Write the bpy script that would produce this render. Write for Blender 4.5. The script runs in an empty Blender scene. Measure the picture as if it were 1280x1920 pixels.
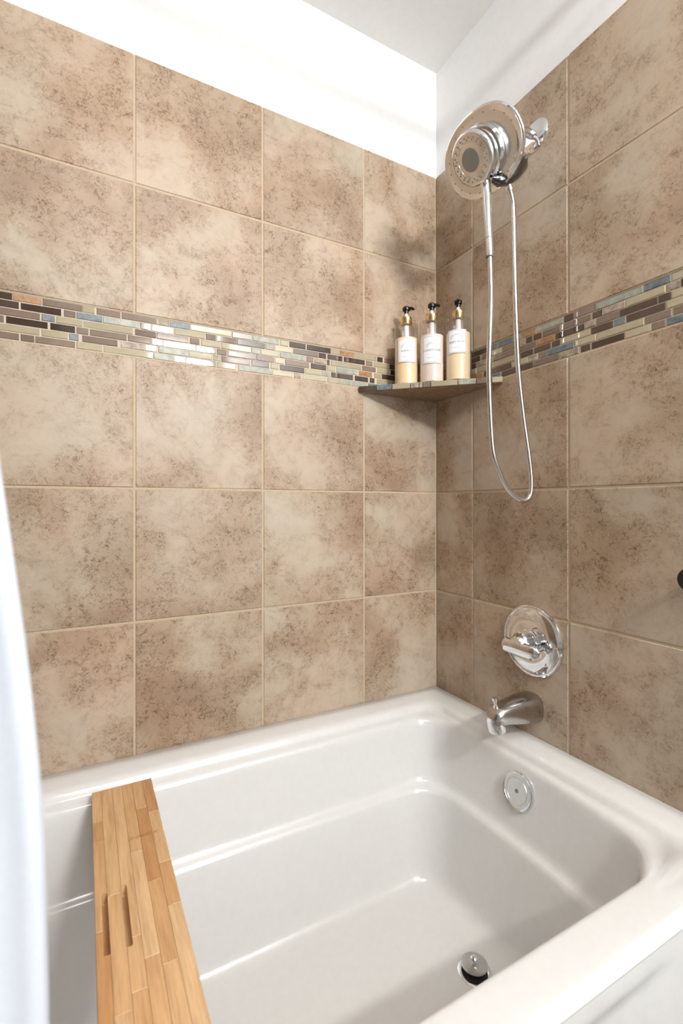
import bpy, bmesh, math, random
from mathutils import Vector, Matrix
random.seed(7)
scene = bpy.context.scene
col = scene.collection
R = math.radians

# ------------------------------------------------------------------ camera
cam_d = bpy.data.cameras.new('camera')
cam = bpy.data.objects.new('camera', cam_d)
col.objects.link(cam)
cam_d.sensor_fit = 'VERTICAL'
cam_d.sensor_height = 36.0
cam_d.lens = 894.75 / 1920 * 36.0
cam_d.shift_y = -13.1 / 1920
cam_d.clip_start = 0.02
CAM = Vector((-0.9837, -1.1917, 1.0723))
YAW, PITCH, ROLL = 0.49415, 0.00141, -0.00093
fwd = Vector((math.sin(YAW) * math.cos(PITCH), math.cos(YAW) * math.cos(PITCH), math.sin(PITCH)))
rgt = Vector((math.cos(YAW), -math.sin(YAW), 0))
upv = rgt.cross(fwd)
r2 = rgt * math.cos(ROLL) + upv * math.sin(ROLL)
u2 = -rgt * math.sin(ROLL) + upv * math.cos(ROLL)
M = Matrix((r2, u2, -fwd)).transposed().to_4x4()
M.translation = CAM
cam.matrix_world = M
cam_d.dof.use_dof = True
cam_d.dof.focus_distance = 1.3
cam_d.dof.aperture_fstop = 4.6
scene.camera = cam

# ------------------------------------------------------------------ view, world, lights
vs = scene.view_settings
vs.view_transform = 'Standard'
vs.look = 'None'
vs.exposure = 0.30
vs.gamma = 1.0
vs.use_curve_mapping = False
world = bpy.data.worlds.new('world')
scene.world = world
world.use_nodes = True
world.node_tree.nodes['Background'].inputs[0].default_value = (0.80, 0.90, 1.0, 1)
world.node_tree.nodes['Background'].inputs[1].default_value = 1.0

def area_light(name, loc, rot, sx, sy, power, color):
    d = bpy.data.lights.new(name, 'AREA')
    d.shape = 'RECTANGLE'
    d.size, d.size_y = sx, sy
    d.energy = power
    d.color = color
    o = bpy.data.objects.new(name, d)
    o.location = loc
    o.rotation_euler = rot
    col.objects.link(o)
    return o
# the vanity lamp on the wall behind the camera, and daylight in the side window
VL = (-0.38, -2.38, 2.20)
area_light('vanity_lamp_light', VL, (R(86), 0, 0), 0.44, 0.12, 35, (1.0, 0.985, 0.97))
area_light('window_daylight', (-0.44, -2.56, 1.37), (R(90), 0, 0), 0.68, 0.84, 9, (0.84, 0.92, 1.0))

FILL_POS = (-0.95, -1.62, 2.40)
area_light('overhead_fill_light', FILL_POS, (0, 0, 0), 0.46, 0.46, 9, (1.0, 0.985, 0.97))  # unseen overhead lamp, added as fill to soften the shadow in the basin

# ------------------------------------------------------------------ helpers
def link(name, me, mat=None, parent=None, smooth=None):
    o = bpy.data.objects.new(name, me)
    col.objects.link(o)
    if mat is not None and not me.materials:
        me.materials.append(mat)
    if parent is not None:
        o.parent = parent
    if smooth is not None:
        me.polygons.foreach_set('use_smooth', [True] * len(me.polygons))
        if smooth < 180:
            me.set_sharp_from_angle(angle=R(smooth))
    return o

def pymesh(name, v, f):
    me = bpy.data.meshes.new(name)
    me.from_pydata([tuple(p) for p in v], [], f)
    me.update()
    return me

def empty(name, loc=(0, 0, 0)):
    o = bpy.data.objects.new(name, None)
    o.location = loc
    o.empty_display_size = 0.05
    col.objects.link(o)
    return o

def tag(o, label, cat, group=None):
    o['label'] = label
    o['category'] = cat
    if group:
        o['group'] = group
    return o

def struct(o):
    o['kind'] = 'structure'
    return o

def box(name, lo, hi, mat, parent=None, bevel=0.0, seg=2):
    bm = bmesh.new()
    bmesh.ops.create_cube(bm, size=1)
    lo, hi = Vector(lo), Vector(hi)
    for v in bm.verts:
        v.co = Vector(((v.co.x + .5) * (hi.x - lo.x) + lo.x, (v.co.y + .5) * (hi.y - lo.y) + lo.y, (v.co.z + .5) * (hi.z - lo.z) + lo.z))
    if bevel:
        bmesh.ops.bevel(bm, geom=bm.edges[:], offset=bevel, segments=seg, profile=0.5, affect='EDGES')
    me = bpy.data.meshes.new(name)
    bm.to_mesh(me)
    bm.free()
    return link(name, me, mat, parent, 35 if bevel else None)

def piece_mesh(name, w, h, d, ch):
    """a chamfered plate: width on X, height on Z, back at y=0, front at y=-d"""
    x, z = w / 2, h / 2
    v = [(-x, 0, -z), (x, 0, -z), (x, 0, z), (-x, 0, z)]
    v += [(a, -(d - ch), b) for a, _, b in v[:4]]
    v += [(-x + ch, -d, -z + ch), (x - ch, -d, -z + ch), (x - ch, -d, z - ch), (-x + ch, -d, z - ch)]
    f = [(3, 2, 1, 0), (8, 9, 10, 11)]
    for k in range(4):
        n = (k + 1) % 4
        f += [(k, n, 4 + n, 4 + k), (4 + k, 4 + n, 8 + n, 8 + k)]
    return pymesh(name, v, f)

def frame_of(n, up=(0, 0, 1)):
    n = Vector(n).normalized()
    up = Vector(up)
    a = up.cross(n)
    if a.length < 1e-4:
        a = Vector((1, 0, 0)).cross(n)
    a.normalize()
    b = n.cross(a)
    return a, b, n

def lathe(name, prof, origin, axis, mat, parent=None, n=40, smooth=35, sx=1.0, sy=1.0, up=(0, 0, 1)):
    """prof: (radius, height along axis); the first and the last close on the axis"""
    a, b, c = frame_of(axis, up)
    O = Vector(origin)
    v, f = [], []
    for r, h in prof:
        for k in range(n):
            t = 2 * math.pi * k / n
            v.append(O + a * (r * sx * math.cos(t)) + b * (r * sy * math.sin(t)) + c * h)
    for i in range(len(prof) - 1):
        for k in range(n):
            m = (k + 1) % n
            f.append((i * n + k, i * n + m, (i + 1) * n + m, (i + 1) * n + k))
    f.append(tuple(range(n))[::-1])
    f.append(tuple((len(prof) - 1) * n + k for k in range(n)))
    me = pymesh(name, v, f)
    return link(name, me, mat, parent, smooth)

def catmull(pts, per=10):
    P = [Vector(p) for p in pts]
    P = [P[0] * 2 - P[1]] + P + [P[-1] * 2 - P[-2]]
    out = []
    for i in range(1, len(P) - 2):
        p0, p1, p2, p3 = P[i - 1], P[i], P[i + 1], P[i + 2]
        for k in range(per):
            t = k / per
            out.append(0.5 * ((2 * p1) + (p2 - p0) * t + (2 * p0 - 5 * p1 + 4 * p2 - p3) * t * t + (3 * p1 - p0 - 3 * p2 + p3) * t ** 3))
    out.append(P[-2])
    return out

def tube(name, path, rad, mat, parent=None, n=16, smooth=40, flat=1.0, up=None):
    P = [Vector(p) for p in path]
    m = len(P)
    rads = rad if isinstance(rad, (list, tuple)) else [rad] * m
    v, f = [], []
    T = (P[1] - P[0]).normalized()
    ref = Vector(up) if up else (Vector((0, 1, 0)) if abs(T.y) < .9 else Vector((1, 0, 0)))
    for i in range(m):
        T = (P[min(i + 1, m - 1)] - P[max(i - 1, 0)]).normalized()
        A = (ref - T * ref.dot(T)).normalized()
        B = T.cross(A)
        ref = A
        for k in range(n):
            t = 2 * math.pi * k / n
            v.append(P[i] + A * rads[i] * math.cos(t) + B * rads[i] * flat * math.sin(t))
    for i in range(m - 1):
        for k in range(n):
            q = (k + 1) % n
            f.append((i * n + k, i * n + q, (i + 1) * n + q, (i + 1) * n + k))
    f.append(tuple(range(n))[::-1])
    f.append(tuple((m - 1) * n + k for k in range(n)))
    return link(name, pymesh(name, v, f), mat, parent, smooth)

def sstep(t):
    t = max(0.0, min(1.0, t))
    return t * t * (3 - 2 * t)

# ------------------------------------------------------------------ materials
def srgb(r, g, b):
    def c(u):
        u /= 255
        return u / 12.92 if u <= .04045 else ((u + .055) / 1.055) ** 2.4
    return (c(r), c(g), c(b), 1)

class NT:
    def __init__(s, name):
        s.m = bpy.data.materials.new(name)
        s.m.use_nodes = True
        s.t = s.m.node_tree
        s.b = s.t.nodes['Principled BSDF']
    def n(s, kind, **kw):
        nd = s.t.nodes.new(kind)
        for k, v in kw.items():
            if k in nd.inputs:
                nd.inputs[k].default_value = v
            else:
                setattr(nd, k, v)
        return nd
    def l(s, a, b):
        s.t.links.new(a, b)
    def ramp(s, src, stops):
        r = s.n('ShaderNodeValToRGB')
        e = r.color_ramp.elements
        while len(e) < len(stops):
            e.new(0.5)
        for q, (p, c) in zip(e, stops):
            q.position = p
            q.color = c
        s.l(src, r.inputs['Fac'])
        return r.outputs['Color']
    def mix(s, fac, a, b, mode='MIX'):
        m = s.n('ShaderNodeMix', data_type='RGBA', blend_type=mode)
        for sock, val in ((m.inputs[0], fac), (m.inputs[6], a), (m.inputs[7], b)):
            if hasattr(val, 'default_value') or hasattr(val, 'is_linked'):
                s.l(val, sock)
            else:
                sock.default_value = val
        return m.outputs[2]

def simple(name, rgb, rough=0.5, metal=0.0, spec=0.5, coat=0.0, var=0.0, noise=0.0, nscale=60):
    k = NT(name)
    k.b.inputs['Roughness'].default_value = rough
    k.b.inputs['Metallic'].default_value = metal
    k.b.inputs['Specular IOR Level'].default_value = spec
    k.b.inputs['Coat Weight'].default_value = coat
    k.b.inputs['Coat Roughness'].default_value = 0.04
    tc = k.n('ShaderNodeTexCoord')
    nz = k.n('ShaderNodeTexNoise', Scale=nscale, Detail=3.0)
    k.l(tc.outputs['Object'], nz.inputs['Vector'])
    c = tuple(rgb)
    lo = tuple(x * (1 - max(noise, .015)) for x in c[:3]) + (1,)
    hi = tuple(min(1, x * (1 + max(noise, .015))) for x in c[:3]) + (1,)
    out = k.ramp(nz.outputs['Fac'], [(0.3, lo), (0.7, hi)])
    if var:
        oi = k.n('ShaderNodeObjectInfo')
        hs = k.n('ShaderNodeHueSaturation')
        mr = k.n('ShaderNodeMapRange')
        mr.inputs['To Min'].default_value = 1 - var
        mr.inputs['To Max'].default_value = 1 + var
        k.l(oi.outputs['Random'], mr.inputs['Value'])
        k.l(mr.outputs['Result'], hs.inputs['Value'])
        k.l(out, hs.inputs['Color'])
        out = hs.outputs['Color']
    k.l(out, k.b.inputs['Base Color'])
    return k.m

def tile_material():
    k = NT('travertine_tile')
    tc = k.n('ShaderNodeTexCoord')
    oi = k.n('ShaderNodeObjectInfo')
    mul = k.n('ShaderNodeMath', operation='MULTIPLY')
    mul.inputs[1].default_value = 57.0
    k.l(oi.outputs['Random'], mul.inputs[0])
    add = k.n('ShaderNodeVectorMath', operation='ADD')
    k.l(tc.outputs['Object'], add.inputs[0])
    k.l(mul.outputs[0], add.inputs[1])
    P = add.outputs[0]
    big = k.n('ShaderNodeTexNoise', Scale=5.2, Detail=4.0, Roughness=0.5, Distortion=0.35)
    k.l(P, big.inputs['Vector'])
    med = k.n('ShaderNodeTexNoise', Scale=26.0, Detail=6.0, Roughness=0.65, Distortion=0.8)
    k.l(P, med.inputs['Vector'])
    fine = k.n('ShaderNodeTexNoise', Scale=120.0, Detail=4.0, Roughness=0.65, Distortion=1.4)
    k.l(P, fine.inputs['Vector'])
    warm = k.n('ShaderNodeTexNoise', Scale=5.0, Detail=2.0)
    k.l(P, warm.inputs['Vector'])
    base = k.ramp(big.outputs['Fac'], [(0.30, srgb(150, 127, 105)), (0.44, srgb(167, 146, 124)), (0.58, srgb(180, 163, 144)), (0.75, srgb(187, 174, 157))])
    m2 = k.ramp(med.outputs['Fac'], [(0.32, (0.68, 0.64, 0.60, 1)), (0.52, (0.98, 0.98, 0.98, 1)), (0.75, (1.12, 1.12, 1.12, 1))])
    c = k.mix(0.36, base, m2, 'MULTIPLY')
    # worn, pitted patches: mask from the medium and the large cloud
    mask = k.ramp(big.outputs['Fac'], [(0.46, (1, 1, 1, 1)), (0.62, (0.12, 0.12, 0.12, 1))])
    mask2 = k.ramp(med.outputs['Fac'], [(0.42, (1, 1, 1, 1)), (0.62, (0, 0, 0, 1))])
    mk = k.mix(1.0, mask, mask2, 'MULTIPLY')
    pits = k.ramp(fine.outputs['Fac'], [(0.37, (0.48, 0.41, 0.35, 1)), (0.455, (0.82, 0.785, 0.75, 1)), (0.53, (1, 1, 1, 1)), (0.66, (1.14, 1.13, 1.11, 1))])
    c2 = k.mix(1.0, c, pits, 'MULTIPLY')
    c = k.mix(mk, c, c2)
    w = k.ramp(warm.outputs['Fac'], [(0.35, (1.03, 0.985, 0.96, 1)), (0.65, (0.98, 1.0, 1.0, 1))])
    c = k.mix(1.0, c, w, 'MULTIPLY')
    hs = k.n('ShaderNodeHueSaturation')
    mr = k.n('ShaderNodeMapRange')
    mr.inputs['To Min'].default_value = 0.94
    mr.inputs['To Max'].default_value = 1.06
    k.l(oi.outputs['Random'], mr.inputs['Value'])
    k.l(mr.outputs['Result'], hs.inputs['Value'])
    k.l(c, hs.inputs['Color'])
    k.l(hs.outputs['Color'], k.b.inputs['Base Color'])
    k.b.inputs['Roughness'].default_value = 0.42
    k.b.inputs['Specular IOR Level'].default_value = 0.35
    bp = k.n('ShaderNodeBump', Strength=0.5, Distance=0.0025)
    hm = k.mix(mk, (0.6, 0.6, 0.6, 1), fine.outputs['Fac'])
    k.l(hm, bp.inputs['Height'])
    k.l(bp.outputs['Normal'], k.b.inputs['Normal'])
    return k.m

def stone_material(name, a, b, rough):
    k = NT(name)
    tc = k.n('ShaderNodeTexCoord')
    oi = k.n('ShaderNodeObjectInfo')
    mul = k.n('ShaderNodeMath', operation='MULTIPLY')
    mul.inputs[1].default_value = 31.0
    k.l(oi.outputs['Random'], mul.inputs[0])
    add = k.n('ShaderNodeVectorMath', operation='ADD')
    k.l(tc.outputs['Object'], add.inputs[0])
    k.l(mul.outputs[0], add.inputs[1])
    nz = k.n('ShaderNodeTexNoise', Scale=70.0, Detail=5.0, Roughness=0.6, Distortion=0.6)
    k.l(add.outputs[0], nz.inputs['Vector'])
    k.l(k.ramp(nz.outputs['Fac'], [(0.35, a), (0.65, b)]), k.b.inputs['Base Color'])
    k.b.inputs['Roughness'].default_value = rough
    bp = k.n('ShaderNodeBump', Strength=0.3, Distance=0.001)
    k.l(nz.outputs['Fac'], bp.inputs['Height'])
    k.l(bp.outputs['Normal'], k.b.inputs['Normal'])
    return k.m

def wood_material():
    k = NT('laminated_oak')
    tc = k.n('ShaderNodeTexCoord')
    oi = k.n('ShaderNodeObjectInfo')
    mul = k.n('ShaderNodeMath', operation='MULTIPLY')
    mul.inputs[1].default_value = 43.0
    k.l(oi.outputs['Random'], mul.inputs[0])
    mp = k.n('ShaderNodeMapping')
    mp.inputs['Scale'].default_value = (60, 5, 60)
    k.l(tc.outputs['Object'], mp.inputs['Vector'])
    add = k.n('ShaderNodeVectorMath', operation='ADD')
    k.l(mp.outputs[0], add.inputs[0])
    k.l(mul.outputs[0], add.inputs[1])
    nz = k.n('ShaderNodeTexNoise', Scale=1.6, Detail=5.0, Roughness=0.6, Distortion=0.35)
    k.l(add.outputs[0], nz.inputs['Vector'])
    mp2 = k.n('ShaderNodeMapping')
    mp2.inputs['Scale'].default_value = (420, 22, 420)
    k.l(tc.outputs['Object'], mp2.inputs['Vector'])
    add2 = k.n('ShaderNodeVectorMath', operation='ADD')
    k.l(mp2.outputs[0], add2.inputs[0])
    k.l(mul.outputs[0], add2.inputs[1])
    nf = k.n('ShaderNodeTexNoise', Scale=1.0, Detail=3.0)
    k.l(add2.outputs[0], nf.inputs['Vector'])
    tone = k.ramp(oi.outputs['Random'], [(0.0, srgb(190, 142, 94)), (0.3, srgb(208, 166, 120)), (0.7, srgb(216, 180, 137)), (1.0, srgb(198, 152, 104))])
    grain = k.ramp(nz.outputs['Fac'], [(0.3, (0.78, 0.72, 0.66, 1)), (0.5, (0.96, 0.95, 0.94, 1)), (0.7, (1.06, 1.06, 1.05, 1))])
    fine = k.ramp(nf.outputs['Fac'], [(0.35, (0.90, 0.88, 0.85, 1)), (0.6, (1, 1, 1, 1))])
    c = k.mix(1.0, tone, grain, 'MULTIPLY')
    c = k.mix(1.0, c, fine, 'MULTIPLY')
    k.l(c, k.b.inputs['Base Color'])
    k.b.inputs['Roughness'].default_value = 0.42
    return k.m

def clear_material():
    k = NT('clear_plastic')
    tr = k.n('ShaderNodeBsdfTransparent')
    tr.inputs[0].default_value = (0.925, 0.925, 0.92, 1)
    gl = k.n('ShaderNodeBsdfGlossy')
    gl.inputs['Roughness'].default_value = 0.06
    gl.inputs['Color'].default_value = (1, 1, 1, 1)
    lw = k.n('ShaderNodeLayerWeight')
    lw.inputs['Blend'].default_value = 0.5
    pw = k.n('ShaderNodeMath', operation='POWER')
    pw.inputs[1].default_value = 4.0
    k.l(lw.outputs['Facing'], pw.inputs[0])
    fr = k.n('ShaderNodeMath', operation='MULTIPLY_ADD')
    fr.inputs[1].default_value = 0.55
    fr.inputs[2].default_value = 0.07
    k.l(pw.outputs[0], fr.inputs[0])
    mx = k.n('ShaderNodeMixShader')
    k.l(fr.outputs[0], mx.inputs[0])
    k.l(tr.outputs[0], mx.inputs[1])
    k.l(gl.outputs[0], mx.inputs[2])
    k.l(mx.outputs[0], k.t.nodes['Material Output'].inputs['Surface'])
    return k.m

TILE = tile_material()
GROUT = simple('sand_grout', srgb(184, 165, 140), 0.85, noise=0.06, nscale=160)
MGROUT = simple('pale_mosaic_grout', srgb(196, 182, 162), 0.85, noise=0.05, nscale=160)
PAINT = simple('white_wall_paint', srgb(238, 238, 238), 0.6, noise=0.01)
ROOMP = simple('greige_room_paint', srgb(196, 193, 188), 0.7, noise=0.01)
CEIL = simple('white_ceiling_paint', srgb(232, 231, 228), 0.8, noise=0.01)
ACRYL = simple('white_acrylic', srgb(216, 215, 212), 0.16, spec=0.5, coat=0.25)
CHROME = simple('polished_chrome', (0.80, 0.81, 0.83), 0.07, 1.0)
DCHROME = simple('spray_face_chrome', (0.66, 0.65, 0.64), 0.16, 1.0)
REFCHROME = simple('dark_reflection_chrome', (0.16, 0.165, 0.18), 0.08, 1.0)  # chrome with the diverter's dark reflections put into its base colour
SATIN = simple('satin_nickel', (0.62, 0.62, 0.61), 0.28, 1.0)
HOSEM = simple('brushed_steel_hose', (0.62, 0.615, 0.60), 0.2, 1.0)
DARK = simple('dark_opening', srgb(28, 27, 26), 0.6)
GREYRUB = simple('grey_rubber', srgb(120, 122, 122), 0.5)
BLACK = simple('black_plastic', srgb(14, 13, 13), 0.28)
GOLD = simple('gold_metal', (0.83, 0.62, 0.28), 0.2, 1.0)
WHITEP = simple('white_plastic', srgb(240, 240, 238), 0.4)
PAPER = simple('label_paper', srgb(238, 238, 240), 0.45)
INK = simple('label_ink', srgb(92, 92, 98), 0.6)
INKB = simple('label_border_ink', srgb(168, 168, 174), 0.6)
WOOD = wood_material()
WOODIN = simple('cut_wood', srgb(150, 96, 56), 0.7, noise=0.1)
FABRIC = simple('white_curtain_fabric', srgb(192, 196, 203), 0.75, noise=0.015, nscale=300)
FLOORM = simple('grey_floor', srgb(128, 122, 114), 0.5, noise=0.06, nscale=8)
CLEAR = clear_material()
MOS = {
    'D': simple('dark_brown_glass', srgb(72, 57, 48), 0.06, spec=0.6, coat=0.5, var=0.25, noise=0.08),
    'T': simple('taupe_glass', srgb(122, 105, 92), 0.06, spec=0.6, coat=0.5, var=0.18, noise=0.06),
    'C': simple('cream_green_glass', srgb(168, 157, 130), 0.06, spec=0.6, coat=0.5, var=0.10, noise=0.04),
    'S': stone_material('blue_slate', srgb(84, 94, 101), srgb(122, 131, 134), 0.45),
    'P': stone_material('pale_green_slate', srgb(138, 140, 128), srgb(168, 168, 154), 0.45),
    'R': stone_material('rust_slate', srgb(140, 98, 62), srgb(168, 134, 92), 0.5),
    'M': stone_material('mottled_stone', srgb(120, 106, 92), srgb(182, 166, 146), 0.5),
}

# ------------------------------------------------------------------ room shell
ZC = 2.456
ZT = 2.114
YF, XL, XR = -2.50, -1.53, -2.90
TD = 0.008           # tile thickness; tile faces lie at y=0 / x=0
wall_back = struct(box('wall_back', (XL - .1, TD, 0), (TD + .1, TD + .1, ZC), PAINT))
wall_right = struct(box('wall_right', (TD, YF - .1, 0), (TD + .1, TD, ZC), PAINT))
struct(box('floor', (XR - .1, YF - .1, -0.1), (TD + .1, TD + .1, 0), FLOORM))
struct(box('ceiling', (XR - .1, YF - .1, ZC), (TD + .1, TD + .1, ZC + .1), CEIL))
wall_left = struct(box('wall_left', (XR, -0.90, 0), (XL, TD, ZC), ROOMP))
struct(box('wall_far', (XR - .1, YF, 0), (XR, TD, ZC), ROOMP))
wl = bmesh.new()
def addbox(bm, lo, hi):
    g = bmesh.ops.create_cube(bm, size=1)['verts']
    for v in g:
        v.co = Vector([(v.co[i] + .5) * (hi[i] - lo[i]) + lo[i] for i in range(3)])
WX0, WX1, WZ0, WZ1 = -0.78, -0.10, 0.95, 1.79
addbox(wl, (XR - .1, YF - .1, 0), (TD, YF, WZ0))
addbox(wl, (XR - .1, YF - .1, WZ1), (TD, YF, ZC))
addbox(wl, (XR - .1, YF - .1, WZ0), (WX0, YF, WZ1))
addbox(wl, (WX1, YF - .1, WZ0), (TD, YF, WZ1))
me = bpy.data.meshes.new('wall_front')
wl.to_mesh(me)
wl.free()
struct(link('wall_front', me, ROOMP))
# tiled end of the tub alcove, opposite the shower head
box('tile_panel', (XL, -0.86, 0.50), (XL + TD, TD, ZT), TILE, wall_left)

# --- tiles
P_ = 0.308
G_ = 0.0052
ROWS = [(0.493, 0.8044), (0.8044, 1.1124), (1.1124, 1.4162), (1.5145, 1.8141), (1.8141, 2.1138)]
A0, B0 = 0.2662, 0.1628
cols_b = [0.0, A0] + [A0 + P_ * k for k in range(1, 5)]
cols_b[-1] = -XL - 0.008
cols_r = [0.0, B0] + [B0 + P_ * k for k in range(1, 3)] + [0.92]
cache = {}
def tile_at(parent, wall, s0, s1, z0, z1, top):
    w, h = s1 - s0 - G_, z1 - z0 - G_
    if top:
        h += G_ / 2
    key = (round(w, 4), round(h, 4))
    if key not in cache:
        cache[key] = piece_mesh('tile', w, h, TD, 0.0016)
        cache[key].materials.append(TILE)
    o = bpy.data.objects.new('tile', cache[key])
    col.objects.link(o)
    o.parent = parent
    zc = (z0 + z1) / 2 + (G_ / 4 if top else 0)
    j = random.uniform(-.0004, .0004)
    if wall == 'b':
        o.location = (-(s0 + s1) / 2, TD + j, zc)
    else:
        o.location = (TD + j, -(s0 + s1) / 2, zc)
        o.rotation_euler = (0, 0, R(-90))
    return o
for ri, (z0, z1) in enumerate(ROWS):
    for a, b in zip(cols_b, cols_b[1:]):
        tile_at(wall_back, 'b', a, b, z0, z1, ri == 4)
    for a, b in zip(cols_r, cols_r[1:]):
        tile_at(wall_right, 'r', a, b, z0, z1, ri == 4)
GY = 0.0017
box('grout', (XL, GY, 0.49), (TD, TD + .001, 1.4155), GROUT, wall_back)
box('grout', (XL, GY, 1.515), (TD, TD + .001, 2.1125), GROUT, wall_back)
box('mosaic_grout', (XL, GY + .0012, 1.4155), (TD, TD + .001, 1.515), MGROUT, wall_back)
box('grout', (GY, -0.92, 0.49), (TD + .001, TD, 1.4155), GROUT, wall_right)
box('grout', (GY, -0.92, 1.515), (TD + .001, TD, 2.1125), GROUT, wall_right)
box('mosaic_grout', (GY + .0012, -0.92, 1.4155), (TD + .001, TD, 1.515), MGROUT, wall_right)

# --- mosaic band: millimetres along the wall, colour code, six rows from the top
MB = [
 "-1146:-1116:D -1114:-1064:R -1061:-988:T -986:-964:C -959:-912:T -908:-836:T -834:-806:M -803:-759:S -756:-657:C -654:-603:T -600:-530:P -524:-504:C -498:-452:D -447:-375:D -372:-346:C -344:-300:R -298:-222:C -219:-201:D -194:-147:T",
 "-1146:-1104:D -1100:-1028:D -1022:-1001:T -998:-949:S -946:-873:P -869:-848:T -844:-798:T -793:-723:C -719:-696:T -692:-644:T -641:-568:D -565:-542:T -539:-491:C -487:-414:T -411:-389:D -384:-337:D -332:-263:D -258:-237:T -232:-182:C -176:-131:D",
 "-1146:-1067:T -1063:-1040:S -1036:-988:C -985:-886:C -880:-836:T -833:-763:T -757:-736:T -730:-685:C -681:-606:C -603:-581:P -578:-530:C -525:-452:P -448:-429:T -425:-387:M -385:-378:D -373:-275:C -271:-226:T -219:-178:C -172:-135:D",
 "-1146:-1130:T -1125:-1053:D -1047:-1002:D -998:-976:T -972:-899:T -895:-847:T -844:-822:D -818:-746:C -742:-696:T -692:-669:T -665:-593:T -590:-543:T -539:-516:C -510:-442:T -435:-389:D -385:-361:C -356:-289:P -282:-239:R -230:-206:C -203:-139:D",
 "-1146:-1068:C -1063:-1016:C -1012:-995:S -987:-918:T -910:-861:M -858:-835:T -829:-761:P -759:-705:C -701:-684:M -681:-609:T -603:-557:D -551:-531:C -525:-456:D -452:-404:C -401:-375:P -372:-303:D -296:-252:D -245:-230:D -220:-155:C",
 "-1146:-1104:T -1100:-1077:T -1074:-1002:T -998:-949:C -945:-843:C -840:-798:P -793:-770:T -766:-696:T -692:-647:C -638:-548:P -545:-491:C -485:-466:M -460:-389:C -384:-340:C -337:-310:P -307:-256:P -251:-170:S"]
MR = [
 "-221:-156:D -253:-226:S -311:-257:S -340:-315:M -379:-342:R -455:-382:P -482:-459:D -534:-486:T -636:-537:P -688:-640:S -743:-691:C",
 "-189:-156:D -218:-196:T -269:-221:C -330:-272:T -345:-334:M -367:-349:D -394:-372:D -447:-399:T -524:-452:T -549:-529:D -600:-551:M -678:-604:C -703:-681:M -743:-707:D",
 "-173:-156:D -233:-178:M -309:-240:T -379:-313:T -433:-382:R -507:-436:D -535:-509:M -587:-539:T -663:-590:D -688:-666:D -743:-691:C",
 "-173:-156:C -240:-178:C -329:-244:C -369:-332:D -420:-374:D -446:-425:D -523:-450:C -574:-526:D -601:-578:S -678:-604:D -743:-682:C",
 "-199:-156:R -229:-205:D -300:-233:D -354:-303:C -383:-358:M -408:-387:T -483:-411:S -536:-486:C -638:-540:C -689:-641:T -743:-693:T",
 "-202:-156:T -264:-209:S -369:-269:D -443:-373:T -495:-447:M -522:-501:D -598:-527:D -652:-602:C -678:-654:T -743:-682:S"]
ZM0, ZM1 = 1.4162, 1.5145
RH = (ZM1 - ZM0) / 6
mcache = {}
def mosaic(parent, wall, a, b, row, code):
    a, b = a / 1000, b / 1000
    w = max(0.006, round(b - a + 0.0006, 3))
    key = (w, code)
    if key not in mcache:
        mcache[key] = piece_mesh('mosaic_tile', w, RH - 0.0022, 0.0068, 0.0009)
        mcache[key].materials.append(MOS[code])
    o = bpy.data.objects.new('mosaic_tile', mcache[key])
    col.objects.link(o)
    o.parent = parent
    z = ZM1 - RH * (row + .5)
    j = random.uniform(-.0003, .0005)
    t = R(random.uniform(-1.5, 1.5))
    if wall == 'b':
        o.location = ((a + b) / 2, TD + j, z)
        o.rotation_euler = (t, 0, R(random.uniform(-1.1, 1.1)))
    else:
        o.location = (TD + j, (a + b) / 2, z)
        o.rotation_euler = (t, 0, R(-90 + random.uniform(-.6, .6)))
def fill(parent, wall, row, lo, hi):
    x = hi
    while x > lo + 12:
        w = random.choice((23, 48, 48, 73))
        if x - w < lo + 12:
            w = x - lo
        mosaic(parent, wall, x - w + 3, x, row, random.choice('DDTTTCCCSPRM'))
        x -= w
def parse(s):
    for t in s.split():
        a, b, c = t.split(':')
        yield int(a), int(b), c
for row in range(6):
    L = sorted(parse(MB[row]))
    for a, b, c in L:
        mosaic(wall_back, 'b', a, b, row, c)
    fill(wall_back, 'b', row, -1515, L[0][0] - 3)
    fill(wall_back, 'b', row, L[-1][1] + 3, -2)
    L = sorted(parse(MR[row]))
    for a, b, c in L:
        mosaic(wall_right, 'r', a, b, row, c)
    fill(wall_right, 'r', row, -915, L[0][0] - 3)
    fill(wall_right, 'r', row, L[-1][1] + 3, -4)

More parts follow.
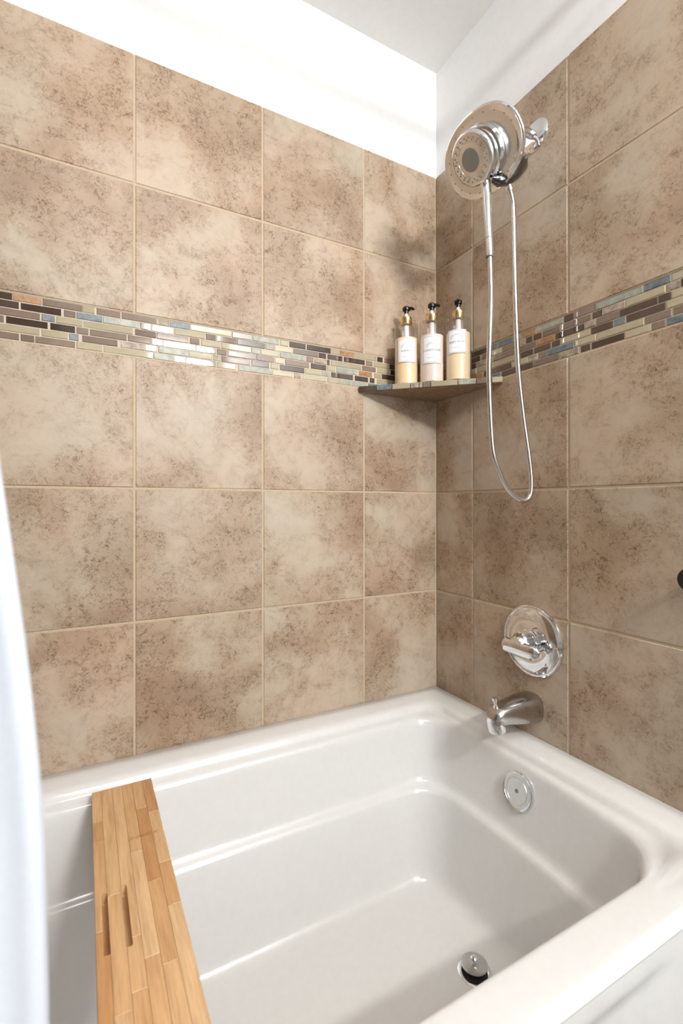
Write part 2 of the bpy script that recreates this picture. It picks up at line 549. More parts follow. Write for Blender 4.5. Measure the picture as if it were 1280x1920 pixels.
# ------------------------------------------------------------------ bathtub
tub = tag(empty('bathtub', (-0.76, -0.4, 0)), 'white acrylic alcove bathtub with a stepped basin below the tiled walls', 'bathtub')
def childof(o, p):
    o.parent = p
    o.matrix_parent_inverse = Matrix.Translation(-Vector(p.location))
    return o
NS, NC = 44, 10
def tub_loop(ob, orr, ol, yf, zw, zf, rb, rf, bow):
    x0, x1, y0, y1 = XL + 0.002 + ol, -orr, yf, -ob
    pts = []
    def arc(cx, cy, r, a0):
        for k in range(NC):
            a = R(a0 - 90 * k / (NC - 1))
            pts.append([cx + r * math.cos(a), cy + r * math.sin(a)])
    def side(p, q):
        for k in range(1, NS):
            t = k / NS
            t = 0.35 * t + 0.65 * (0.5 - 0.5 * math.cos(math.pi * t))
            pts.append([p[0] + (q[0] - p[0]) * t, p[1] + (q[1] - p[1]) * t])
    arc(x1 - rb, y1 - rb, rb, 90)
    side((x1, y1 - rb), (x1, y0 + rf))
    arc(x1 - rf, y0 + rf, rf, 0)
    side((x1 - rf, y0), (x0 + rf, y0))
    arc(x0 + rf, y0 + rf, rf, -90)
    side((x0, y0 + rf), (x0, y1 - rb))
    arc(x0 + rb, y1 - rb, rb, 180)
    side((x0 + rb, y1), (x1 - rb, y1))
    out = []
    for x, y in pts:
        u = (y + 0.41) / 0.33
        dx = -bow * u * u * sstep((x + 0.55) / 0.35)
        w = sstep((-x - 0.108) / 0.055) * sstep((-y - 0.55) / 0.1)
        w *= sstep((x - XL - 0.10) / 0.09)
        out.append(Vector((x + dx, y, zw + (zf - zw) * w)))
    return out
#        ob     or     ol    yf      zw     zf    rb    rf   bow
LOOPS = [
    (0.0010, 0.0010, 0.0000, -0.7990, 0.0020, 0.0020, 0.0040, 0.0040, 0.0000),
    (0.0010, 0.0010, 0.0000, -0.7990, 0.4400, 0.4400, 0.0040, 0.0040, 0.0000),
    (0.0010, 0.0010, 0.0000, -0.8065, 0.4420, 0.4420, 0.0040, 0.0040, 0.0000),
    (0.0010, 0.0010, 0.0000, -0.8065, 0.4520, 0.4424, 0.0040, 0.0040, 0.0000),
    (0.0010, 0.0010, 0.0000, -0.8055, 0.4920, 0.4450, 0.0040, 0.0040, 0.0000),
    (0.0010, 0.0010, 0.0000, -0.8025, 0.4980, 0.4510, 0.0050, 0.0050, 0.0000),
    (0.0030, 0.0030, 0.0000, -0.7975, 0.5005, 0.4550, 0.0060, 0.0060, 0.0000),
    (0.0300, 0.0300, 0.0300, -0.7910, 0.4990, 0.4560, 0.0120, 0.0120, 0.0000),
    (0.0600, 0.0580, 0.0600, -0.7770, 0.4960, 0.4560, 0.0300, 0.0200, 0.0000),
    (0.0700, 0.0660, 0.0700, -0.7630, 0.4930, 0.4560, 0.0400, 0.0300, 0.0010),
    (0.0760, 0.0710, 0.0760, -0.7510, 0.4875, 0.4560, 0.0450, 0.0450, 0.0020),
    (0.0800, 0.0740, 0.0800, -0.7430, 0.4800, 0.4560, 0.0500, 0.0550, 0.0040),
    (0.0840, 0.0770, 0.0840, -0.7390, 0.4755, 0.4559, 0.0550, 0.0600, 0.0060),
    (0.0920, 0.0810, 0.0920, -0.7355, 0.4725, 0.4555, 0.0600, 0.0700, 0.0110),
    (0.0970, 0.0840, 0.1000, -0.7325, 0.4700, 0.4540, 0.0650, 0.0800, 0.0140),
    (0.1010, 0.0870, 0.1100, -0.7300, 0.4655, 0.4502, 0.0680, 0.0850, 0.0160),
    (0.1035, 0.0890, 0.1150, -0.7285, 0.4590, 0.4440, 0.0700, 0.0900, 0.0180),
    (0.1060, 0.0910, 0.1200, -0.7270, 0.4450, 0.4320, 0.0700, 0.0900, 0.0180),
    (0.1270, 0.1100, 0.1700, -0.7130, 0.3300, 0.3300, 0.0750, 0.1000, 0.0200),
    (0.1300, 0.1130, 0.1750, -0.7110, 0.3200, 0.3200, 0.0750, 0.1000, 0.0200),
    (0.1340, 0.1170, 0.1800, -0.7080, 0.3135, 0.3135, 0.0750, 0.1000, 0.0200),
    (0.1410, 0.1240, 0.1900, -0.7010, 0.3090, 0.3090, 0.0780, 0.1000, 0.0200),
    (0.1470, 0.1300, 0.1950, -0.6960, 0.3040, 0.3040, 0.0800, 0.1000, 0.0200),
    (0.1500, 0.1330, 0.2000, -0.6940, 0.2960, 0.2960, 0.0800, 0.1000, 0.0200),
    (0.1525, 0.1355, 0.2050, -0.6920, 0.2800, 0.2800, 0.0800, 0.1000, 0.0200),
    (0.1870, 0.1700, 0.2700, -0.6610, 0.1500, 0.1500, 0.0750, 0.0900, 0.0160),
    (0.1920, 0.1750, 0.2800, -0.6560, 0.1310, 0.1310, 0.0750, 0.0900, 0.0150),
    (0.1990, 0.1820, 0.2900, -0.6500, 0.1170, 0.1170, 0.0750, 0.0900, 0.0140),
    (0.2090, 0.1920, 0.3100, -0.6410, 0.1080, 0.1080, 0.0700, 0.0850, 0.0120),
    (0.2220, 0.2050, 0.3300, -0.6290, 0.1030, 0.1030, 0.0650, 0.0800, 0.0100),
    (0.2450, 0.2280, 0.3600, -0.6060, 0.1010, 0.1010, 0.0600, 0.0700, 0.0060),
    (0.3000, 0.2830, 0.4200, -0.5510, 0.1000, 0.1000, 0.0500, 0.0500, 0.0020),
]
V, F = [], []
for l in LOOPS:
    V += tub_loop(*l)
n = len(V) // len(LOOPS)
for i in range(len(LOOPS) - 1):
    for k in range(n):
        m = (k + 1) % n
        F.append((i * n + k, (i + 1) * n + k, (i + 1) * n + m, i * n + m))
F.append(tuple((len(LOOPS) - 1) * n + k for k in range(n)))
me = pymesh('basin', V, F)
bm = bmesh.new()
bm.from_mesh(me)
bmesh.ops.recalc_face_normals(bm, faces=bm.faces[:])
bm.to_mesh(me)
bm.free()
basin = childof(link('basin', me, ACRYL, None, 60), tub)
# apron: front skirt with a shallow recessed panel
V, F = [], []
NX, NZ = 70, 40
for j in range(NZ + 1):
    for i in range(NX + 1):
        x = XL + .004 + (-0.004 - XL - .004) * i / NX
        z = 0.001 + 0.4405 * j / NZ
        e = sstep((-0.235 - x) / .03) * sstep((x - XL - .235) / .03) * sstep((0.415 - z) / .02) * sstep((z - .05) / .02)
        V.append((x, -0.8065 + 0.006 * e, z))
for j in range(NZ):
    for i in range(NX):
        a = j * (NX + 1) + i
        F.append((a, a + 1, a + NX + 2, a + NX + 1))
childof(link('apron', pymesh('apron', V, F), ACRYL, None, 180), tub)
# overflow plate on the end wall of the basin
nO = Vector((-0.985, 0, 0.17)).normalized()
ov0 = Vector((-0.0955, -0.413, 0.412))
ovp = childof(lathe('overflow_plate', [(0.040, -0.004), (0.0425, 0.004), (0.0420, 0.009), (0.0395, 0.0115), (0.0375, 0.0105), (0.037, 0.0095)], ov0, nO, CHROME, None, 48), tub)
def sub(o, p):
    """make o a child of p keeping its world place (p may be a child of an Empty at tub origin)"""
    o.parent = p
    o.matrix_parent_inverse = Matrix.Identity(4)
    return o
sub(lathe('overflow_face', [(0.0365, 0.0085), (0.036, 0.0100), (0.030, 0.0103), (0.0295, 0.0096), (0.028, 0.0096), (0.0275, 0.0104), (0.001, 0.0108)], ov0, nO, SATIN, None, 48), ovp)
sub(lathe('screw', [(0.0045, 0.010), (0.0045, 0.0122), (0.0035, 0.0128), (0.001, 0.0118)], ov0, nO, GREYRUB, None, 16), ovp)
# drain with a lifted stopper
d0 = Vector((-0.268, -0.446, 0.100))
drain = childof(lathe('drain_flange', [(0.034, -0.002), (0.0345, 0.0015), (0.0325, 0.003), (0.028, 0.0032), (0.0255, 0.0012), (0.025, 0.0005)], d0, (0, 0, 1), CHROME, None, 40), tub)
sub(lathe('drain_opening', [(0.0262, 0.0006), (0.0258, 0.0022), (0.001, 0.0018)], d0, (0, 0, 1), DARK, None, 32), drain)
st = sub(lathe('stopper', [(0.006, 0.001), (0.006, 0.013), (0.026, 0.0135), (0.0275, 0.016), (0.0265, 0.0185), (0.022, 0.0195), (0.001, 0.0200)], d0, Vector((0.02, 0.05, 1)), SATIN, None, 40), drain)
sub(lathe('stopper_knob', [(0.006, 0.0195), (0.0048, 0.023), (0.0075, 0.026), (0.0075, 0.029), (0.005, 0.0315), (0.001, 0.032)], d0, (0.02, 0.05, 1), CHROME, None, 20), drain)

# ------------------------------------------------------------------ corner shelf
SZ = 1.4165
ST = 0.0165
shelf = tag(empty('corner_shelf', (0, 0, SZ)), 'triangular tiled corner shelf with mosaic front edge carrying three pump bottles', 'shelf')
SA, SB = 0.289, 0.280
def prism(name, pts, z0, z1, mat, bev=0.0008):
    bm = bmesh.new()
    vs_ = [bm.verts.new((x, y, z0)) for x, y in pts]
    f = bm.faces.new(vs_)
    bmesh.ops.recalc_face_normals(bm, faces=[f])
    g = bmesh.ops.extrude_face_region(bm, geom=[f])
    bmesh.ops.translate(bm, vec=(0, 0, z1 - z0), verts=[v for v in g['geom'] if isinstance(v, bmesh.types.BMVert)])
    bmesh.ops.recalc_face_normals(bm, faces=bm.faces[:])
    if bev:
        bmesh.ops.bevel(bm, geom=bm.edges[:], offset=bev, segments=1, affect='EDGES')
    m_ = bpy.data.meshes.new(name)
    bm.to_mesh(m_)
    bm.free()
    return link(name, m_, mat)
slab = childof(prism('slab', [(-0.0002, -0.0002), (-SA + .006, -0.0002), (-0.0002, -SB + .006)], SZ - ST, SZ, stone_material('brown_stone', srgb(128, 104, 82), srgb(156, 130, 106), 0.6)), shelf)
e0, e1_ = Vector((-SA + .003, -0.003, 0)), Vector((-0.003, -SB + .003, 0))
ed = (e1_ - e0).normalized()
Ltot = (e1_ - e0).length
ang = math.atan2(ed.y, ed.x)
x = 0.0
for w, c in ((.052, 'D'), (.045, 'S'), (.052, 'C'), (.024, 'M'), (.010, 'P'), (.022, 'T'), (.073, 'C'), (.048, 'P'), (.040, 'T'), (.03, 'C')):
    w = min(w, Ltot - x)
    if w < .006:
        break
    m_ = piece_mesh('edge_mosaic_tile', w - .0018, ST - 0.002, 0.006, 0.0009)
    m_.materials.append(MOS[c])
    o = bpy.data.objects.new('edge_mosaic_tile', m_)
    col.objects.link(o)
    p = e0 + ed * (x + w / 2) + Vector((ed.y, -ed.x, 0)) * -0.0012
    o.location = (p.x, p.y, SZ - ST / 2)
    o.rotation_euler = (0, 0, ang)
    childof(o, shelf)
    x += w

# ------------------------------------------------------------------ pump bottles
view = lambda x, y: math.atan2(CAM.y - y, CAM.x - x)
def cyl_patch(name, r, a0, a1, z0, z1, mat, th=0.0004, n=18):
    v, f = [], []
    for k in range(n + 1):
        a = a0 + (a1 - a0) * k / n
        for rr in (r, r + th):
            for z in (z0, z1):
                v.append((rr * math.cos(a), rr * math.sin(a), z))
    for k in range(n):
        b, c = 4 * k, 4 * k + 4
        f += [(b + 2, c + 2, c + 3, b + 3), (b, b + 1, c + 1, c), (b + 1, b + 3, c + 3, c + 1), (b, c, c + 2, b + 2)]
    f += [(0, 2, 3, 1), (4 * n, 4 * n + 1, 4 * n + 3, 4 * n + 2)]
    return link(name, pymesh(name, v, f), mat, None, 40)
def wrap_text(name, body, size, r, amid, z, mat, arch=0.0):
    cu = bpy.data.curves.new(name, 'FONT')
    cu.body = body
    cu.size = size
    cu.align_x = 'CENTER'
    cu.align_y = 'CENTER'
    cu.extrude = 0.0
    to = bpy.data.objects.new(name, cu)
    col.objects.link(to)
    dg = bpy.context.evaluated_depsgraph_get()
    m_ = bpy.data.meshes.new_from_object(to.evaluated_get(dg))
    bpy.data.objects.remove(to)
    bpy.data.curves.remove(cu)
    for v in m_.vertices:
        a = amid + v.co.x / r
        zz = z + v.co.y - arch * (v.co.x / 0.02) ** 2
        v.co = (r * math.cos(a), r * math.sin(a), zz)
    m_.name = name
    m_.materials.clear()
    return link(name, m_, mat)
def bottle(x, y, label, liquid_rgb, level, l0, l1, word, turn, la):
    root = tag(empty('pump_bottle', (x, y, SZ + .0005)), label, 'bottle', 'pump bottles on the corner shelf')
    r, h = 0.0345, 0.180
    b = lathe('bottle_body', [(r - .004, 0), (r - .001, .0012), (r, .004), (r, h - .006), (r - .001, h - .003), (r - .003, h - .001), (r - .008, h), (.0145, h + .0005), (.0145, h + .004)], (0, 0, 0), (0, 0, 1), CLEAR, root, 44, 50)
    liq = simple('lotion', liquid_rgb, 0.35, noise=0.02)
    lathe('lotion', [(r - .006, .003), (r - .0022, .005), (r - .002, level), (.001, level + .0002)], (0, 0, 0), (0, 0, 1), liq, root, 40, 50)
    lathe('dip_tube', [(.0075, level - .002), (.0075, h - .002), (.001, h - .001)], (0, 0, 0), (0, 0, 1), WHITEP, root, 16)
    lathe('collar', [(.0155, h + .0005), (.0162, h + .0015), (.0162, h + .021), (.015, h + .0225), (.008, h + .0228), (.001, h + .0229)], (0, 0, 0), (0, 0, 1), GOLD, root, 28)
    lathe('pump_stem', [(.0068, h + .0225), (.0068, h + .027), (.0045, h + .0275), (.0045, h + .036)], (0, 0, 0), (0, 0, 1), WHITEP, root, 16)
    # pump head: cap, nozzle and thumb rest
    ph = lathe('pump_head', [(.0062, h + .034), (.0068, h + .041), (.0105, h + .0425), (.0112, h + .046), (.0108, h + .051), (.007, h + .0545), (.001, h + .055)], (0, 0, 0), (0, 0, 1), BLACK, root, 24)
    dx, dy = math.cos(turn), math.sin(turn)
    z = h + .0475
    tube('nozzle', [(dx * .004, dy * .004, z), (dx * .013, dy * .013, z + .0005), (dx * .019, dy * .019, z - .001), (dx * .022, dy * .022, z - .005)], [.0055, .0048, .004, .0035], BLACK, ph, 12)
    va = view(x, y) + la
    wl_ = 0.78
    lb = cyl_patch('paper_label', r + .0002, va - wl_, va + wl_, l0, l1, PAPER)
    lb.parent = root
    rr = r + .0009
    t = .0011
    for nm, a0, a1, z0, z1 in (('border', va - wl_ + .05, va + wl_ - .05, l0 + .002, l0 + .002 + t), ('border', va - wl_ + .05, va + wl_ - .05, l1 - .002 - t, l1 - .002),
                           ('border', va - wl_ + .05, va - wl_ + .085, l0 + .002, l1 - .002), ('border', va + wl_ - .085, va + wl_ - .05, l0 + .002, l1 - .002)):
        o = cyl_patch('label_border', r + .0006, a0, a1, z0, z1, INKB, .0002)
        o.parent = lb
    wrap_text('lettering', word, .0074, rr, va, (l0 + l1) / 2 - .002, INK).parent = lb
    # arched ornament above the word, fine line below
    for s in (1.0, 0.8):
        v, f = [], []
        for k in range(17):
            t_ = math.pi * k / 16
            for q in (s, s - .06):
                a = va - math.cos(t_) * .018 * q / rr
                v.append((rr * math.cos(a), rr * math.sin(a), (l0 + l1) / 2 + .007 + math.sin(t_) * .013 * q))
        for k in range(16):
            f.append((2 * k, 2 * k + 1, 2 * k + 3, 2 * k + 2))
        link('label_arch', pymesh('label_arch', v, f), INKB).parent = lb
    o = cyl_patch('label_rule', r + .0006, va - .35, va + .35, l0 + .0145, l0 + .0155, INKB, .0002)
    o.parent = lb
    return root
bottle(-0.158, -0.058, 'pump bottle with orange-tan lotion, leftmost on the corner shelf', srgb(255, 222, 178), .137, .064, .131, 'SHAMPOO', R(-52), 0.05)
bottle(-0.1075, -0.1115, 'pump bottle with pale pinkish lotion, between the two tan ones', srgb(248, 232, 220), .137, .054, .130, 'CONDITIONER', R(-50), 0.0)
bottle(-0.0565, -0.1645, 'pump bottle with tan lotion and higher label, beside the shower wall', srgb(250, 224, 186), .137, .076, .140, 'BODY WASH', R(-135), -0.12)

# ------------------------------------------------------------------ shower head set
sh = tag(empty('hand_shower_set', (0, -0.379, 1.988)), 'chrome two-in-one shower head with docked round hand shower and looping hose', 'shower head')
def S(o):
    return childof(o, sh)
TH = R(36)
nS = Vector((-math.cos(TH), 0, -math.sin(TH)))
eY = Vector((0, 1, 0))
eU = Vector((-math.sin(TH), 0, math.cos(TH)))
O_ = Vector((-0.1702, -0.3735, 1.8882))
S(lathe('wall_flange', [(.0385, -.001), (.0385, .002), (.036, .005), (.026, .0095), (.016, .012), (.0135, .0125)], (0.0005, -0.379, 1.988), (-1, 0, 0), CHROME, None, 40))
arm = catmull([(-.001, -.379, 1.988), (-.035, -.379, 1.986), (-.070, -.379, 1.974), (-.094, -.3785, 1.952), (-.108, -.377, 1.935)], 8)
S(tube('shower_arm', arm, .0105, CHROME, None, 20))
bk = O_ - nS * .020
S(lathe('ball_joint', [(.012, -.004), (.018, .004), (.021, .014), (.020, .026), (.024, .030), (.026, .040), (.022, .048)], O_ - nS * .075, nS, CHROME, None, 28))
# diverter block behind the plate with the hose outlet
S(tube('diverter', [(-.052, -.392, 1.905), (-.066, -.393, 1.883), (-.092, -.394, 1.856), (-.118, -.394, 1.834), (-.138, -.390, 1.826), (-.150, -.384, 1.830)], [.008, .0165, .0175, .0150, .0125, .007], REFCHROME, None, 20))
S(tube('arm_coupling', [(-.100, -.378, 1.944), (-.088, -.384, 1.918), (-.074, -.390, 1.893)], [.014, .016, .013], CHROME, None, 20))
# oval spray plate
def plate(name, sx, sy, prof, mat, org=O_, n=72, pw=2.15):
    v, f = [], []
    for s, d_, h in prof:
        for k in range(n):
            t = 2 * math.pi * k / n
            c, q = math.cos(t), math.sin(t)
            X = math.copysign(abs(c) ** (2 / pw), c) * (sx * s + d_)
            Y = math.copysign(abs(q) ** (2 / pw), q) * (sy * s + d_)
            v.append(org + eY * X + eU * Y + nS * h)
    for i in range(len(prof) - 1):
        for k in range(n):
            m = (k + 1) % n
            f.append((i * n + k, i * n + m, (i + 1) * n + m, (i + 1) * n + k))
    f.append(tuple(range(n))[::-1])
    f.append(tuple((len(prof) - 1) * n + k for k in range(n)))
    me_ = pymesh(name, v, f)
    b_ = bmesh.new()
    b_.from_mesh(me_)
    bmesh.ops.recalc_face_normals(b_, faces=b_.faces[:])
    b_.to_mesh(me_)
    b_.free()
    return link(name, me_, mat, None, 30)
pl = S(plate('spray_plate', .1125, .0845, [(.30, 0, -.032), (.62, 0, -.026), (.88, 0, -.014), (.985, 0, -.004), (1, 0, .001), (1, -.001, .004), (1, -.0035, .0058), (1, -.006, .0050)], CHROME))
face = sub(plate('plate_face', .1125, .0845, [(1, -.0058, .003), (1, -.0062, .0046), (.80, 0, .0052), (.3, 0, .0052)], DCHROME), pl)
nz = 20
proto = None
for k in range(nz):
    t = 2 * math.pi * (k + .5) / nz
    c, q = math.cos(t), math.sin(t)
    rad = .86
    p = O_ + eY * (.1125 * rad * c) + eU * (.0845 * rad * q) + nS * .005
    o = lathe('nozzle', [(.0015, -.001), (.0012, .0008), (.0008, .001)], (0, 0, 0), nS, GREYRUB, None, 10) if proto is None else proto.copy()
    if proto is None:
        proto = o
    else:
        col.objects.link(o)
    o.location = p
    o.parent = pl
# docking ring and hand shower
S(lathe('dock_ring', [(.058, .004), (.060, .008), (.058, .014), (.053, .017), (.048, .0175)], O_, nS, CHROME, None, 56))
hs_ = S(lathe('hand_shower', [(.036, .012), (.047, .017), (.0535, .024), (.0565, .032), (.0565, .0375), (.0545, .0425), (.0515, .0445), (.0500, .0438)], O_, nS, CHROME, None, 64))
sub(lathe('hand_face', [(.0498, .0425), (.0490, .0445), (.034, .0462), (.0335, .0455), (.0245, .0462)], O_, nS, DCHROME, None, 56), hs_)
sub(lathe('centre_disc', [(.0238, .0450), (.0232, .0476), (.020, .0486), (.001, .0490)], O_, nS, simple('grey_disc', srgb(142, 146, 146), .3, .6), None, 40), hs_)
proto = None
for rr, cnt, ph_ in ((.0435, 22, 0), (.0385, 18, .1)):
    for k in range(cnt):
        t = 2 * math.pi * k / cnt + ph_
        p = O_ + (eY * math.cos(t) + eU * math.sin(t)) * rr + nS * .0450
        if proto is None:
            o = proto = lathe('spray_nozzle', [(.0016, -.0008), (.0014, .0016), (.0006, .0018)], (0, 0, 0), nS, GREYRUB, None, 8)
        else:
            o = proto.copy()
            col.objects.link(o)
        o.location = p
        o.parent = hs_
h0 = O_ + nS * .030
hp = catmull([h0 - eU * .046, h0 - eU * .058 + Vector((-.001, 0, -.003)), (-.1585, -.3745, 1.800), (-.157, -.376, 1.745), (-.1545, -.378, 1.695)], 6)
sub(tube('handle', hp, [.012 - .0035 * sstep(i / (len(hp) - 1)) for i in range(len(hp))], CHROME, None, 20), hs_)
sub(tube('handle_end', [(-.1545, -.378, 1.6935), (-.154, -.379, 1.675), (-.1535, -.3795, 1.652)], [.0086, .0084, .0074], CHROME, None, 20), hs_)
for zz in (1.694, 1.6515):
    sub(lathe('seam_ring', [(.0088, -.0008), (.0089, .0008)], (-.1543, -.3785, zz), (0, 0, 1), GREYRUB, None, 20), hs_)
hose = catmull([(-.1535, -.3795, 1.652), (-.1515, -.380, 1.555), (-.1555, -.380, 1.46), (-.158, -.380, 1.379), (-.153, -.380, 1.27), (-.144, -.380, 1.194), (-.122, -.380, 1.145), (-.098, -.380, 1.112),
                (-.072, -.384, 1.090), (-.050, -.389, 1.084), (-.034, -.391, 1.098), (-.031, -.392, 1.135), (-.041, -.392, 1.200), (-.058, -.391, 1.290), (-.072, -.390, 1.390),
                (-.081, -.390, 1.520), (-.085, -.390, 1.640), (-.088, -.390, 1.760), (-.094, -.3905, 1.800), (-.106, -.391, 1.822)], 22)
rads = [.0058 + .00025 * (1 if i % 2 else -1) for i in range(len(hose))]
S(tube('hose', hose, rads, HOSEM, None, 14, 60))
S(lathe('hose_nut', [(.0075, -.012), (.0082, -.010), (.0082, .006), (.007, .010)], (-.1055, -.391, 1.824), (-.5, 0, 1), CHROME, None, 20))

# ------------------------------------------------------------------ valve trim
vt = tag(empty('shower_valve', (0, -0.3705, 0.736)), 'round chrome shower valve plate with lever handle above the tub spout', 'valve')
vo = (0.0005, -0.3705, 0.736)
ax = (-1, 0, 0)
def Vt(o):
    return childof(o, vt)
Vt(lathe('escutcheon', [(.0885, -.0005), (.0890, .003), (.0878, .0065), (.0850, .0085), (.0825, .0085), (.0810, .0072), (.0795, .0088), (.070, .0125), (.058, .0150), (.050, .0155), (.045, .0148)], vo, ax, CHROME, None, 72))
hub = Vt(lathe('hub', [(.030, .013), (.030, .020), (.0275, .0225), (.0255, .0235), (.0245, .0400), (.0265, .0415), (.0265, .0450), (.024, .047), (.022, .052), (.0195, .060), (.016, .064), (.001, .065)], vo, ax, CHROME, None, 40))
lev = catmull([(-.046, -.430, .721), (-.050, -.412, .722), (-.055, -.385, .724), (-.060, -.358, .727), (-.0625, -.341, .729), (-.0635, -.334, .730)], 6)
lr = [.008 + .0105 * sstep(i / 6) - .006 * sstep((i - len(lev) + 7) / 6) for i in range(len(lev))]
Vt(tube('lever', lev, lr, CHROME, None, 20, 40, 0.55, (0, 0, 1)))
Vt(lathe('plate_screw', [(.0042, .008), (.0042, .0105), (.003, .0115), (.001, .0112)], (0.0005, -0.3905, 0.664), ax, CHROME, None, 14))

# ------------------------------------------------------------------ tub spout
sp = tag(empty('tub_spout', (0, -0.368, 0.572)), 'brushed chrome tub spout with pull-up diverter under the valve', 'spout')
secs = [(0.0, .572, .0345, .0350), (-.006, .572, .0350, .0355), (-.035, .573, .0335, .0340), (-.070, .575, .0300, .0295), (-.098, .576, .0270, .0255), (-.118, .5745, .0248, .0230), (-.131, .571, .0225, .0200), (-.139, .567, .0185, .0150), (-.143, .5645, .0120, .0090), (-.1445, .5635, .003, .002)]
V, F = [], []
nn = 32
for x, zc, hw, hh in secs:
    for k in range(nn):
        t = 2 * math.pi * k / nn
        c, q = math.cos(t), math.sin(t)
        V.append((x, -0.368 + math.copysign(abs(c) ** .72, c) * hw, zc + math.copysign(abs(q) ** .72, q) * hh))
for i in range(len(secs) - 1):
    for k in range(nn):
        m = (k + 1) % nn
        F.append((i * nn + k, (i + 1) * nn + k, (i + 1) * nn + m, i * nn + m))
F.append(tuple(range(nn)))
F.append(tuple((len(secs) - 1) * nn + k for k in range(nn))[::-1])
SPM = simple('brushed_nickel', (0.50, 0.48, 0.46), .2, 1.0)
me = pymesh('spout_body', V, F)
bm = bmesh.new(); bm.from_mesh(me); bmesh.ops.recalc_face_normals(bm, faces=bm.faces[:]); bm.to_mesh(me); bm.free()
childof(link('spout_body', me, SPM, None, 50), sp)
childof(lathe('outlet', [(.0195, .0), (.0215, .003), (.0215, .028), (.019, .036), (.012, .040)], (-.1215, -.368, .537), (-.12, 0, 1), CHROME, None, 32), sp)
childof(lathe('diverter_pin', [(.0052, .0), (.0052, .010), (.0036, .0105), (.0036, .019), (.0062, .020), (.0068, .024), (.0058, .0275), (.002, .0285)], (-.125, -.368, .590), (-.1, 0, 1), CHROME, None, 20), sp)

# ------------------------------------------------------------------ black wall knob at the frame's edge
kn = tag(empty('wall_knob', (0, -0.738, 0.939)), 'black round knob mounted on the shower wall tiles', 'knob')
childof(lathe('rosette', [(.018, 0), (.018, .003), (.015, .006), (.008, .008)], (0.0003, -.738, .939), ax, BLACK, None, 28), kn)
childof(lathe('stem', [(.007, .006), (.007, .024), (.010, .028)], (0.0003, -.738, .939), ax, BLACK, None, 20), kn)
childof(lathe('grip', [(.010, .025), (.021, .027), (.0225, .031), (.021, .036), (.012, .0385), (.001, .039)], (0.0003, -.738, .939), ax, BLACK, None, 36), kn)

# ------------------------------------------------------------------ wooden bath board
bd = tag(empty('bath_board', (-0.9145, -0.45, 0.472)), 'laminated light wood bath board with slots lying across the bathtub', 'board')
BX0, BX1, BY0, BY1, BZ0, BZ1 = -0.9705, -0.8585, -0.796, -0.103, 0.4727, 0.4925
lanes = [0, .0165, .036, .0545, .0735, .0930, .112]
cutters = [((-0.9615, -.506, .476), (-0.9535, -.394, .51)), ((-0.9355, -.506, .476), (-0.9270, -.390, .51)), ((-0.9170, -.2885, .4745), (-.850, -.2785, .51))]
cut_objs = []
for lo, hi in cutters:
    cut_objs.append((lo, hi, box('cut', lo, hi, WOODIN, None, .0028 if lo[0] < -.92 else 0.0)))
rj = random.Random(11)
JO = [[.105, .165, .36], [.30, .49], [.39, .47], [.22, .43], [.10, .30, .45], [.12, .265, .36]]
dg = None
for li in range(6):
    x0, x1 = BX0 + lanes[li], BX0 + lanes[li + 1]
    ys = [0] + JO[li] + [BY1 - BY0]
    for a, b in zip(ys, ys[1:]):
        y1, y0 = BY1 - a, BY1 - b
        o = box('stave', (x0 + .00012, y0 + .00012, BZ0), (x1 - .00012, y1 - .00012, BZ1 + rj.uniform(-.00012, .00012)), WOOD, None, 0.0004, 1)
        o.data.polygons.foreach_set('use_smooth', [False] * len(o.data.polygons))
        for lo, hi, c in cut_objs:
            if lo[0] < x1 and hi[0] > x0 and lo[1] < y1 and hi[1] > y0:
                md = o.modifiers.new('slot', 'BOOLEAN')
                md.operation = 'DIFFERENCE'
                md.object = c
                md.solver = 'EXACT'
        if o.modifiers:
            bpy.context.view_layer.update()
            dg = bpy.context.evaluated_depsgraph_get()
            m_ = bpy.data.meshes.new_from_object(o.evaluated_get(dg))
            o.modifiers.clear()
            o.data = m_
            m_.polygons.foreach_set('use_smooth', [False] * len(m_.polygons))
        childof(o, bd)
for lo, hi, c in cut_objs:
    bpy.data.objects.remove(c)

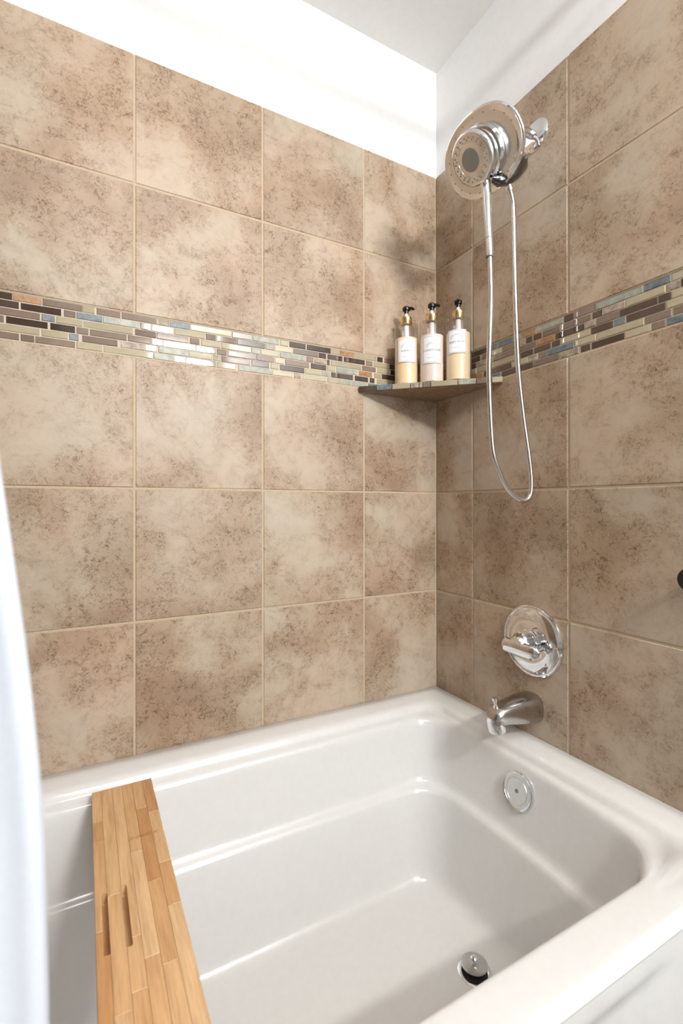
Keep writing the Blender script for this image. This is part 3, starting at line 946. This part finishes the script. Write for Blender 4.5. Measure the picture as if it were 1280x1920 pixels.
# ------------------------------------------------------------------ shower curtain and its rod
rod = tag(empty('curtain_rod', (0, -0.845, 2.232)), 'white curtain rod spanning the tub alcove high above its front rim', 'rod')
childof(tube('rod_tube', [(XL + .001, -.845, 2.232), (-.75, -.845, 2.232), (-.001, -.845, 2.232)], .0125, WHITEP, None, 20), rod)
childof(lathe('rod_flange', [(.028, 0), (.028, .004), (.018, .012)], (TD, -.845, 2.232), (-1, 0, 0), WHITEP, None, 24), rod)
childof(lathe('rod_flange', [(.028, 0), (.028, .004), (.018, .012)], (XL, -.845, 2.232), (1, 0, 0), WHITEP, None, 24), rod)
V, F = [], []
NU, NV = 220, 90
for j in range(NV + 1):
    z = 0.16 + (2.193 - 0.16) * j / NV
    # right edge: hangs a little further out towards the hem
    xe = -1.0035 - 0.030 * sstep((z - 0.86) / 0.34) - 0.055 * sstep((z - 1.1) / 0.9) + .001 * math.sin(z * 19)
    for i in range(NU + 1):
        u = i / NU
        s = u ** 0.9
        xx = xe + (XL + .03 - xe) * s
        amp = 0.018 * (0.65 + .35 * sstep((1.6 - z) / 1.2)) * min(1, .25 + 5 * u)
        yy = -0.868 + amp * math.sin(2 * math.pi * (u * 8.5 + .08 * math.sin(3 * z))) + .003 * math.sin(37 * u + 5 * z)
        yy += -0.0018 * math.exp(-((z - 1.005 + .25 * (u - .02)) / .006) ** 2) + .0022 * math.exp(-((z - .985 + .2 * u) / .010) ** 2)
        if u < .012:   # the hem curls away from the room
            yy += .006 * (1 - u / .012) ** 2
        V.append((xx, yy, z))
for j in range(NV):
    for i in range(NU):
        a = j * (NU + 1) + i
        F.append((a, a + 1, a + NU + 2, a + NU + 1))
cur = link('shower_curtain', pymesh('shower_curtain', V, F), FABRIC, None, 180)
md = cur.modifiers.new('thickness', 'SOLIDIFY')
md.thickness = 0.0012
for k in range(9):
    a_ = -1.10 - .045 * k
    pts = [(a_, -.845 + .021 * math.sin(t * math.pi / 8), 2.221 + .0255 * math.cos(t * math.pi / 8)) for t in range(17)]
    childof(tube('curtain_ring', pts, .0022, WHITEP, None, 8), rod)
tag(cur, 'white fabric shower curtain hanging outside the tub near the camera', 'curtain')

# ------------------------------------------------------------------ vanity lamp and window behind the camera
va = tag(empty('vanity_light', (VL[0], YF, VL[2])), 'long white vanity light mounted on the wall behind the camera', 'lamp')
childof(box('back_plate', (VL[0] - .23, YF + .0005, VL[2] - .15), (VL[0] + .23, YF + .08, VL[2] + .15), WHITEP, None, .006), va)
cl = tag(empty('added_fill_lamp', (FILL_POS[0], FILL_POS[1], ZC)), 'unseen round white lamp added above the camera as overhead fill', 'lamp')  # fixture body invented for the added overhead fill
childof(lathe('fill_canopy', [(.30, 0), (.30, .012), (.285, .030), (.26, .036)], (FILL_POS[0], FILL_POS[1], ZC - .0005), (0, 0, -1), WHITEP, None, 40), cl)
wf = bmesh.new()
for lo, hi in (((WX0 - .05, YF - .02, WZ0 - .05), (WX1 + .05, YF + .012, WZ0)), ((WX0 - .05, YF - .02, WZ1), (WX1 + .05, YF + .012, WZ1 + .05)),
               ((WX0 - .05, YF - .02, WZ0), (WX0, YF + .012, WZ1)), ((WX1, YF - .02, WZ0), (WX1 + .05, YF + .012, WZ1))):
    addbox(wf, lo, hi)
me = bpy.data.meshes.new('window_1')
wf.to_mesh(me)
wf.free()
struct(link('window_1', me, WHITEP))
